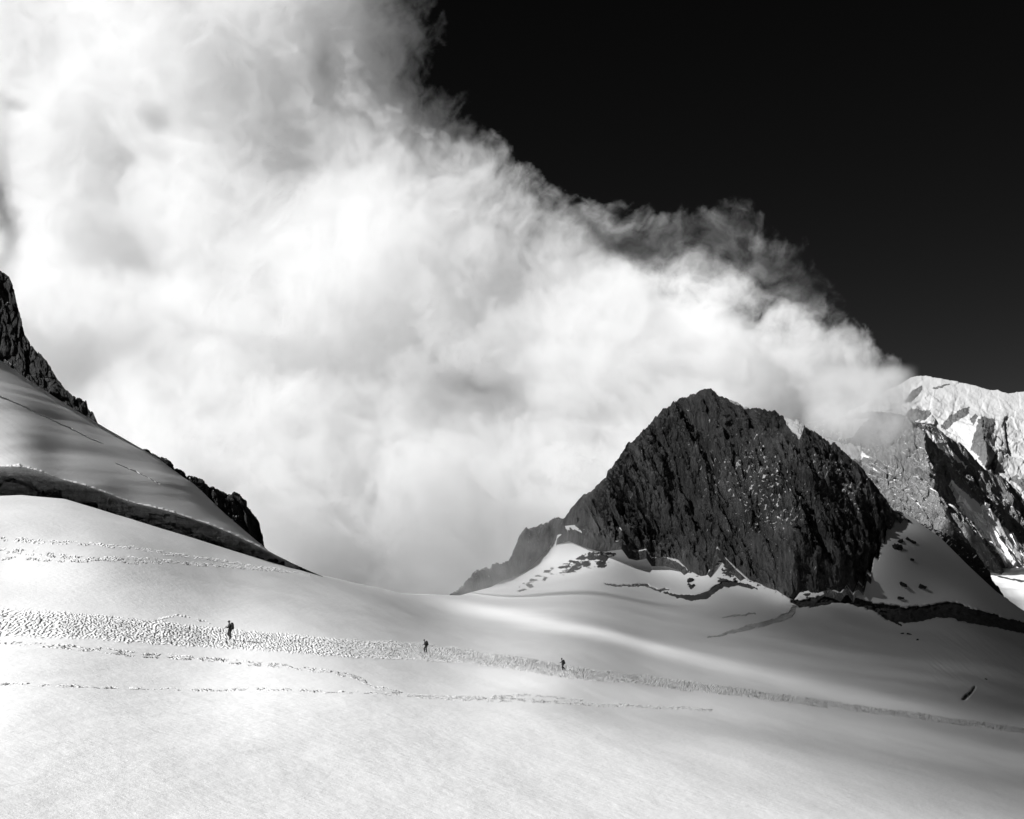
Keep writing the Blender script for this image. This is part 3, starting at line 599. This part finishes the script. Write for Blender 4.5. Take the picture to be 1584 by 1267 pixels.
rag = fbm((gx2+.5*gy2)/26, (gy2-.5*gx2)/60, 5, 17, .62)
od = np.clip((sd+46*n1+20*n3+26*rag-8)/150, 0, None); od = 4.0*(1-np.exp(-1.5*od**1.5))
od *= np.clip(1+.36*n2+.3*n1+.16*n3, .15, None)
# thin places where the dark sky shows, and the ragged lobe at right that is thin all over
thin = 1-.97*blob(985, 382, 88, 44, 12)-.7*blob(1140, 478, 60, 26, 30)-.55*blob(735, 598, 46, 14)-.5*blob(880, 330, 60, 22, 35)
thin -= .45*blob(15, 162, 16, 12)+.4*blob(245, 182, 22, 16, 50)+.35*blob(175, 255, 26, 22)+.6*blob(508, 110, 22, 55, -10)+.32*blob(450, 205, 75, 105, -12)+.35*blob(200, 395, 90, 45, 15)+.2*blob(480, 555, 130, 36, -5)+.35*blob(120, 560, 60, 40)+.85*blob(0, 320, 17, 95)+.1*blob(700, 640, 160, 50)
lobe = .62*blob(1090, 370, 150, 85, 25)+.62*blob(1240, 440, 80, 70, 40)
n4 = fbm(gx2/75, gy2/60, 6, 15, .6)
lobe = np.clip(lobe*1.5, 0, .93); od *= np.clip(thin, .04, 1)*(1-lobe)*np.clip(1+2.4*n4*smooth(0, .5, lobe), .03, 4)
od *= 1-.3*smooth(620, 700, gy)*smooth(1200, 1300, gx)
od += .5*smooth(14, 60, sd)*.0
SIG = .022
o = cloud_body('cloud', None, None, None, None, None, od/(2*SIG), vapour_mat('cloud_vapour', SIG, 0.0), 'huge bright cloud filling the sky from the left edge to the far summit',
               view=pts_of(gx, gy, np.full(gx.shape, 1000.0)))

# shade cloud: added out of view, its thickness shaped to lay streaked shade on snow
KX = [-400, 0, 400, 640, 800, 1000, 1200, 1400, 1584, 2000]
KT = [[(560, .8), (700, .85), (880, 1), (915, .9), (960, 1), (1050, 1), (1100, 1), (1200, 1), (1300, 1)],
      [(770, .8), (840, .88), (880, 1), (915, .85), (960, 1), (1050, 1), (1100, 1), (1200, 1), (1300, 1)],
      [(865, .8), (885, .9), (900, .95), (920, .9), (980, 1), (1060, 1), (1100, 1), (1200, 1), (1300, 1)],
      [(915, .8), (919, .9), (924, .95), (955, .68), (1000, .88), (1050, 1), (1100, 1), (1200, 1), (1300, 1)],
      [(912, .45), (938, .5), (950, 1), (966, .5), (1020, .62), (1050, .95), (1090, .9), (1150, 1), (1300, 1)],
      [(930, .28), (984, .34), (997, .85), (1012, .48), (1050, .55), (1078, .8), (1110, .65), (1160, .95), (1300, 1)],
      [(960, .08), (1030, .25), (1048, .5), (1066, .38), (1095, .45), (1115, .5), (1135, .45), (1190, .85), (1300, 1)],
      [(1000, .05), (1065, .14), (1097, .27), (1115, .24), (1130, .35), (1145, .4), (1180, .3), (1215, .5), (1300, .9)],
      [(1000, .02), (1100, .04), (1130, .15), (1145, .1), (1160, .15), (1180, .26), (1220, .2), (1250, .36), (1300, .65)],
      [(1050, .02), (1150, .04), (1170, .1), (1190, .08), (1210, .1), (1230, .08), (1260, .05), (1300, .15), (1360, .3)]]
def lit_map(px, py):
    Y = np.array([[k[0] for k in r] for r in KT], float); L = np.array([[k[1] for k in r] for r in KT], float)
    yk = [np.interp(px, KX, Y[:, j]) for j in range(9)]; lk = [np.interp(px, KX, L[:, j]) for j in range(9)]
    out = np.where(py < yk[0], lk[0], lk[8])
    for j in range(8):
        m = (py >= yk[j]) & (py < yk[j+1]); t = smooth(0, 1, (py-yk[j])/np.maximum(yk[j+1]-yk[j], 1e-3)); out = np.where(m, lk[j]+(lk[j+1]-lk[j])*t, out)
    return out
Sv = np.array(S[:]); U = np.cross([0, 0, 1.0], Sv); U /= np.linalg.norm(U); W = np.cross(Sv, U)
sub = (slice(0, 609, 3), slice(0, None, 3)); Pv = SNOW_V[sub].reshape(-1, 3); lx = SNOW_PX[sub].ravel(); ly = SNOW_PY[sub].ravel()
odg = -1.08*np.log(np.clip(lit_map(lx, ly), .02, 1))
def world_of(o, step):
    v = np.empty(len(o.data.vertices)*3, np.float32); o.data.vertices.foreach_get('co', v); return v.reshape(-1, 3)[::step].astype(float)
Pk = world_of(peak, 7); Ph = world_of(hill, 7)
Pv = np.concatenate([Pv, Pk, Ph]); odg = np.concatenate([odg, np.full(len(Pk), 1.5), np.full(len(Ph), .4)]); a = Pv@U; b = Pv@W  # added sheet also thickened to shade the peak and the left slope
G = 2.0; a0, b0 = a.min()-80, b.min()-80; na = int((a.max()-a0+80)/G)+1; nb = int((b.max()-b0+80)/G)+1
acc = np.zeros((nb, na)); cnt = np.zeros((nb, na)); ia = ((a-a0)/G).astype(int); ib = ((b-b0)/G).astype(int)
np.add.at(acc, (ib, ia), odg); np.add.at(cnt, (ib, ia), 1)
def blur(A, n):
    for _ in range(n):
        A = .25*np.roll(A, 1, 0)+.5*A+.25*np.roll(A, -1, 0); A = .25*np.roll(A, 1, 1)+.5*A+.25*np.roll(A, -1, 1)
    return A
fld = blur(acc, 2)/np.maximum(blur(cnt, 2), 1e-9); wgt = (blur(cnt, 2) > 1e-3)
w0 = wgt.astype(float)
for n in (6, 20, 60, 150, 300):
    f2 = blur(np.where(wgt, fld, 0), n)/np.maximum(blur(wgt.astype(float), n), 1e-6); w2 = blur(wgt.astype(float), n) > 1e-3
    fld = np.where(wgt, fld, np.where(w2, f2, 0)); wgt = wgt | w2
fld = blur(fld, 2)
jj, ii = np.meshgrid(np.arange(na), np.arange(nb)); edge = np.minimum.reduce([jj, ii, na-1-jj, nb-1-ii]); fld = fld*smooth(0, 14, edge)*smooth(.02, .5, blur(w0, 120))
fld = fld*(1+.25*fbm(jj/30, ii/12, 4, 300))
SG2 = .03; Cc = 1000.0
o = cloud_body('cloud', Cc*Sv, U, W, a0+jj*G, b0+ii*G, fld/(2*SG2), vapour_mat('shade_cloud_vapour', SG2, 0, .7), 'unseen cloud veil added above the frame, shaped to throw streaked shade on the snow', nrm=Sv)

# mist in front of the cliff at the left edge and of the low shoulder of the peak
def mist(x0, x1, y0, y1, D, odf, label, seed):
    gx, gy = np.meshgrid(np.arange(x0, x1, 2.0), np.arange(y0, y1, 2.0)); e = np.minimum.reduce([gx-x0, gy-y0, x1-gx, y1-gy])
    od = np.clip(odf(gx, gy)*(1+.9*fbm(gx/45, gy/45, 5, seed))*smooth(0, 25, e), 0, None)
    return cloud_body('mist', None, None, None, None, None, od/(2*.05), vapour_mat('mist_vapour', .05, .45), label, view=pts_of(gx, gy, np.full(gx.shape, float(D))))
mist(560, 960, 740, 935, 575, lambda x, y: .42*smooth(940, 780, x)*smooth(600, 690, x)*smooth(740, 860, y), 'faint mist over the lowest shoulder of the rock peak', 402)
mist(1220, 1440, 560, 740, 830, lambda x, y: 2.2*smooth(735, 630, y)*smooth(1425, 1375, x)*smooth(1230, 1290, x), 'drifting mist hiding the summit of the pale granite mountain', 403)
# ------------------------------------------------------------------ climbers
M_JACKET = plain('dark_jacket', .005); M_TROUSER = plain('dark_trousers', .004); M_SKIN = plain('skin', .06, .6); M_BOOT = plain('boot_leather', .005, .5)
M_PACK = plain('pack_fabric', .004); M_CAP = plain('cap_wool', .005, .9); M_METAL = plain('pole_metal', .06, .4); M_HAIR = plain('hair', .02)
def skin(name, verts, edges, mat, parent=None, sub=2, root=0):
    me = bpy.data.meshes.new(name); me.from_pydata([v[:3] for v in verts], edges, []); me.materials.append(mat)
    o = bpy.data.objects.new(name, me); sc.collection.objects.link(o); o.parent = parent
    md = o.modifiers.new('skin', 'SKIN'); md.use_smooth_shade = True
    if not me.skin_vertices: me.skin_vertices.new()
    for i, v in enumerate(verts):
        d = me.skin_vertices[0].data[i]; r = v[3]; d.radius = r if isinstance(r, tuple) else (r, r); d.use_root = (i == root)
    s = o.modifiers.new('sub', 'SUBSURF'); s.levels = sub; s.render_levels = sub
    return o
def bm_obj(name, fn, mat, parent=None, bevel=0, sub=0):
    import bmesh
    bm = bmesh.new(); fn(bm, bmesh); me = bpy.data.meshes.new(name); bm.to_mesh(me); bm.free(); me.materials.append(mat)
    o = bpy.data.objects.new(name, me); sc.collection.objects.link(o); o.parent = parent
    for p in me.polygons: p.use_smooth = True
    if sub: s = o.modifiers.new('sub', 'SUBSURF'); s.levels = sub; s.render_levels = sub
    return o
def hand_pts(V, E, wi, d, up, side):
    """Palm and five bent digits closed round a grip, hung on wrist vertex wi."""
    w_ = Vector(V[wi][:3]); d = Vector(d).normalized(); up = Vector(up).normalized(); lat = d.cross(up).normalized()*side
    V.append((*(w_+d*.05), (.036, .022))); pi = len(V)-1; E.append((wi, pi))
    for k, L in enumerate((.030, .036, .034, .026)):
        b = w_+d*.085+up*(.027-.018*k)
        V.append((*b, .0095)); a = len(V)-1; E.append((pi, a))
        V.append((*(b+d*L*.8+lat*.012), .0085)); E.append((a, a+1)); V.append((*(b+d*L*.6+lat*.036), .0075)); E.append((a+1, a+2))
    V.append((*(w_+d*.045+up*.035+lat*.015), .011)); a = len(V)-1; E.append((pi, a)); V.append((*(w_+d*.075+up*.040+lat*.034), .009)); E.append((a, a+1))
def make_person(loc, pose, label, cat_label, yaw=0, scale=1.06):
    """pose: joint positions (x forward is -x, y to the figure's right shown towards the camera, z up)."""
    p = pose; V = []; E = []
    def add(pt, r, frm=None):
        V.append((*pt, r)); i = len(V)-1
        if frm is not None: E.append((frm, i))
        return i
    pel = add(p['pelvis'], (.135, .10)); sp = add(p['waist'], (.13, .095), pel); ch = add(p['chest'], (.16, .115), sp); nk = add(p['neck'], .06, ch)
    jaw = add(p['jaw'], (.068, .08), nk); hd = add(p['head'], (.078, .098), jaw); tp = add(p['crown'], (.055, .07), hd)
    for s in ('l', 'r'):
        sh = add(p['shoulder_'+s], .062, ch); el = add(p['elbow_'+s], .043, sh); wr = add(p['wrist_'+s], .03, el)
        d = Vector(p['wrist_'+s])-Vector(p['elbow_'+s]); hand_pts(V, E, wr, d, (0, 0, 1) if abs(d.normalized().z) < .8 else (-1, 0, 0), 1 if s == 'l' else -1)
        hp = add(p['hip_'+s], .092, pel); kn = add(p['knee_'+s], .062, hp); an = add(p['ankle_'+s], .045, kn); toe = Vector(p['toe_'+s]); add(tuple((Vector(p['ankle_'+s])+toe)/2), .042, an); add(tuple(toe), .034, len(V)-1)
    person = skin('person', V, E, M_SKIN, None, 2); tag(person, label, 'person', None, 'climbers in dark clothes walking left along the track')
    # face: nose and ears grown on the head mesh scale are children; cap, hair and clothes too
    h = Vector(p['head'])
    V2 = []; E2 = []
    def a2(pt, r, f=None):
        V2.append((*pt, r)); i = len(V2)-1
        if f is not None: E2.append((f, i))
        return i
    b = a2(tuple(Vector(p['pelvis'])+Vector((0, 0, -.03))), (.185, .15)); c = a2(p['waist'], (.175, .15), b); d_ = a2(p['chest'], (.205, .17), c); e = a2(tuple(Vector(p['neck'])-Vector((0, 0, .02))), .085, d_)
    for s in ('l', 'r'):
        f = a2(p['shoulder_'+s], .095, d_); g = a2(p['elbow_'+s], .075, f); a2(tuple(Vector(p['elbow_'+s]).lerp(Vector(p['wrist_'+s]), .92)), .06, g)
    skin('jacket', V2, E2, M_JACKET, person)
    V3 = []; E3 = []; V3.append((*p['pelvis'], (.15, .12)))
    for s in ('l', 'r'):
        i = len(V3); V3 += [(*p['hip_'+s], .13), (*p['knee_'+s], .098), (*tuple(Vector(p['knee_'+s]).lerp(Vector(p['ankle_'+s]), .88)), .085)]; E3 += [(0, i), (i, i+1), (i+1, i+2)]
    skin('trousers', V3, E3, M_TROUSER, person)
    for s in ('l', 'r'):
        an = Vector(p['ankle_'+s]); toe = Vector(p['toe_'+s]); heel = an-(toe-an)*.35; heel.z = min(an.z, heel.z)-.02
        skin('boot', [(*(an+Vector((0, 0, .09))), .06), (*an, .06), (*((an+toe)/2), .052), (*toe, .042), (*heel, .045)], [(0, 1), (1, 2), (2, 3), (1, 4)], M_BOOT, person)
    def cap(bm, B):
        B.ops.create_uvsphere(bm, u_segments=20, v_segments=12, radius=1)
        for v in bm.verts:
            z = v.co.z; v.co = Vector((v.co.x*.118, v.co.y*.098, max(z, -.15)*(.125 if p.get('hood') is None else .20)))
            if v.co.z < .02 and v.co.x < -.06: v.co.x -= .055 if p.get('hood') is None else .0
            v.co += h+Vector((.01, 0, .03))
    bm_obj('hat', cap, M_CAP, person)
    skin('nose', [(*(h+Vector((-.09, 0, .01))), .014), (*(h+Vector((-.118, 0, -.028))), .013)], [(0, 1)], M_SKIN, person, 1)
    for sy in (-1, 1):
        skin('ear', [(*(h+Vector((.01, sy*.083, .012))), .014), (*(h+Vector((.012, sy*.09, -.03))), .012)], [(0, 1)], M_SKIN, person, 1)
        skin('eye', [(*(h+Vector((-.086, sy*.032, .008))), .011), (*(h+Vector((-.09, sy*.038, .008))), .010)], [(0, 1)], M_HAIR, person, 1)
    skin('mouth', [(*(h+Vector((-.092, -.022, -.062))), .007), (*(h+Vector((-.095, .022, -.062))), .007)], [(0, 1)], M_HAIR, person, 1)
    # rucksack: its own thing
    base = Vector(p['chest'])+Vector((.225, 0, -.08)); tilt = p.get('tilt', 0)
    pk = bpy.data.objects.new('backpack', None); sc.collection.objects.link(pk)
    tag(pk, 'large dark backpack on the back of '+cat_label, 'backpack', None, 'backpacks of the climbers')
    def sack(bm, B):
        B.ops.create_uvsphere(bm, u_segments=24, v_segments=16, radius=1)
        for v in bm.verts:
            x, y, z = v.co; q = lambda t, n: math.copysign(abs(t)**n, t)
            v.co = Vector((q(x, .6)*.165*(1+.12*(z < 0)), q(y, .6)*.18, q(z, .55)*.30))
    o1 = bm_obj('sack', sack, M_PACK, pk)
    def lid(bm, B):
        B.ops.create_uvsphere(bm, u_segments=20, v_segments=12, radius=1)
        for v in bm.verts: x, y, z = v.co; v.co = Vector((math.copysign(abs(x)**.7, x)*.125-.01, math.copysign(abs(y)**.7, y)*.16, z*.075+.305))
    bm_obj('lid', lid, M_PACK, pk)
    for sy in (-.17, .17):
        def pocket(bm, B, sy=sy):
            B.ops.create_uvsphere(bm, u_segments=14, v_segments=10, radius=1)
            for v in bm.verts: x, y, z = v.co; v.co = Vector((x*.07, y*.045+sy, z*.13-.12))
        bm_obj('pocket', pocket, M_PACK, pk)
        skin('strap', [(-.10, sy*.6, .22, .018), (-.24, sy*.62, .26, .018), (-.375, sy*.6, .16, .018), (-.365, sy*.75, -.02, .016), (-.22, sy*.85, -.16, .014)], [(0, 1), (1, 2), (2, 3), (3, 4)], M_PACK, pk, 1)
    R = Vector(loc)
    person.location = R; person.rotation_euler = (0, 0, yaw); person.scale = (scale,)*3
    from mathutils import Matrix
    rot = Matrix.Rotation(yaw, 4, 'Z'); pk.location = R+rot@(base*scale); pk.rotation_euler = (0, math.radians(tilt), yaw); pk.scale = (scale,)*3
    # poles
    for s in p['poles']:
        wr = Vector(p['wrist_'+s]); el = Vector(p['elbow_'+s]); gr = wr+(wr-el).normalized()*.085; tip = Vector(p['tip_'+s])
        pr = bpy.data.objects.new('trekking_pole', None); sc.collection.objects.link(pr); pr.location = R+rot@(gr*scale); pr.rotation_euler = (0, 0, yaw); pr.scale = (scale,)*3
        tag(pr, 'thin trekking pole in the leading hand of '+cat_label, 'trekking pole', None, 'trekking poles of the climbers')
        v = tip-gr; up = -v.normalized()
        skin('shaft', [(*(up*.02), .010), (*(v*.5), .009), (*v, .006)], [(0, 1), (1, 2)], M_METAL, pr, 1)
        skin('grip', [(*(up*.06), .018), (*(up*-.09), .016)], [(0, 1)], M_CAP, pr, 1)
        def basket(bm, B, v=v):
            B.ops.create_cone(bm, segments=16, radius1=.05, radius2=.045, depth=.008, cap_ends=True)
            for q in bm.verts: q.co += v*.95
        bm_obj('basket', basket, M_CAP, pr)
    return person
def ground(px, py):
    D, dzv, _, _ = snow_surface(np.array([[float(px)]]), np.array([[float(py)]])); P = pts_of(px, py, D[0, 0]); P[2] += float(np.clip(dzv[0, 0], -.2, .2)); return P
pose1 = dict(pelvis=(0, 0, .95), waist=(-.02, 0, 1.13), chest=(-.04, 0, 1.33), neck=(-.07, 0, 1.51), jaw=(-.10, 0, 1.60), head=(-.105, 0, 1.68), crown=(-.095, 0, 1.76),
             shoulder_l=(-.04, .18, 1.42), elbow_l=(-.12, .25, 1.15), wrist_l=(-.37, .22, 1.22), shoulder_r=(-.04, -.18, 1.42), elbow_r=(-.10, -.26, 1.16), wrist_r=(-.33, -.22, 1.15),
             hip_l=(0, .10, .90), knee_l=(-.27, .11, .56), ankle_l=(-.02, .11, .24), toe_l=(-.16, .11, .12), hip_r=(.0, -.10, .90), knee_r=(.02, -.11, .50), ankle_r=(.03, -.11, .09), toe_r=(-.13, -.12, .04), poles=('l',), tip_l=(-.36, .30, .02))
pose2 = dict(pelvis=(0.02, 0, .92), waist=(-.03, 0, 1.10), chest=(-.09, 0, 1.29), neck=(-.17, 0, 1.46), jaw=(-.22, 0, 1.54), head=(-.235, 0, 1.62), crown=(-.225, 0, 1.70),
             shoulder_l=(-.10, .18, 1.38), elbow_l=(-.17, .24, 1.12), wrist_l=(-.40, .22, 1.02), shoulder_r=(-.10, -.18, 1.38), elbow_r=(-.02, -.26, 1.13), wrist_r=(-.20, -.24, 1.0),
             hip_l=(0.01, .10, .88), knee_l=(-.27, .11, .54), ankle_l=(-.20, .11, .10), toe_l=(-.35, .11, .05), hip_r=(.02, -.10, .88), knee_r=(.01, -.11, .49), ankle_r=(.10, -.11, .09), toe_r=(-.05, -.12, .04), poles=('l',), tip_l=(-.62, .28, .0), tilt=-10)
pose3 = dict(pelvis=(-.02, 0, .94), waist=(-.05, 0, 1.12), chest=(-.09, 0, 1.31), neck=(-.15, 0, 1.48), jaw=(-.19, 0, 1.56), head=(-.205, 0, 1.64), crown=(-.19, 0, 1.73),
             shoulder_l=(-.10, .18, 1.40), elbow_l=(-.24, .25, 1.20), wrist_l=(-.46, .24, 1.12), shoulder_r=(-.10, -.18, 1.40), elbow_r=(-.02, -.26, 1.14), wrist_r=(-.16, -.24, .98),
             hip_l=(-.02, .10, .90), knee_l=(-.10, .11, .48), ankle_l=(-.02, .11, .09), toe_l=(-.17, .11, .04), hip_r=(-.02, -.10, .90), knee_r=(-.04, -.11, .50), ankle_r=(.27, -.11, .26), toe_r=(.20, -.12, .10), poles=('l',), tip_l=(-.52, .30, .0), tilt=-12, hood=1)
make_person(ground(356, 990), pose1, 'largest climber, at left, in cap with leading knee bent and pole held forward', 'the largest climber, at left on the track', 0)
make_person(ground(659, 1011), pose2, 'middle of the three dark climbers, stooping under a round pack, feet apart', 'the stooping middle climber', 0)
make_person(ground(871, 1036), pose3, 'rightmost climber in pointed hood, rear foot lifted, arm stretched forward', 'the hooded rightmost climber', 0)
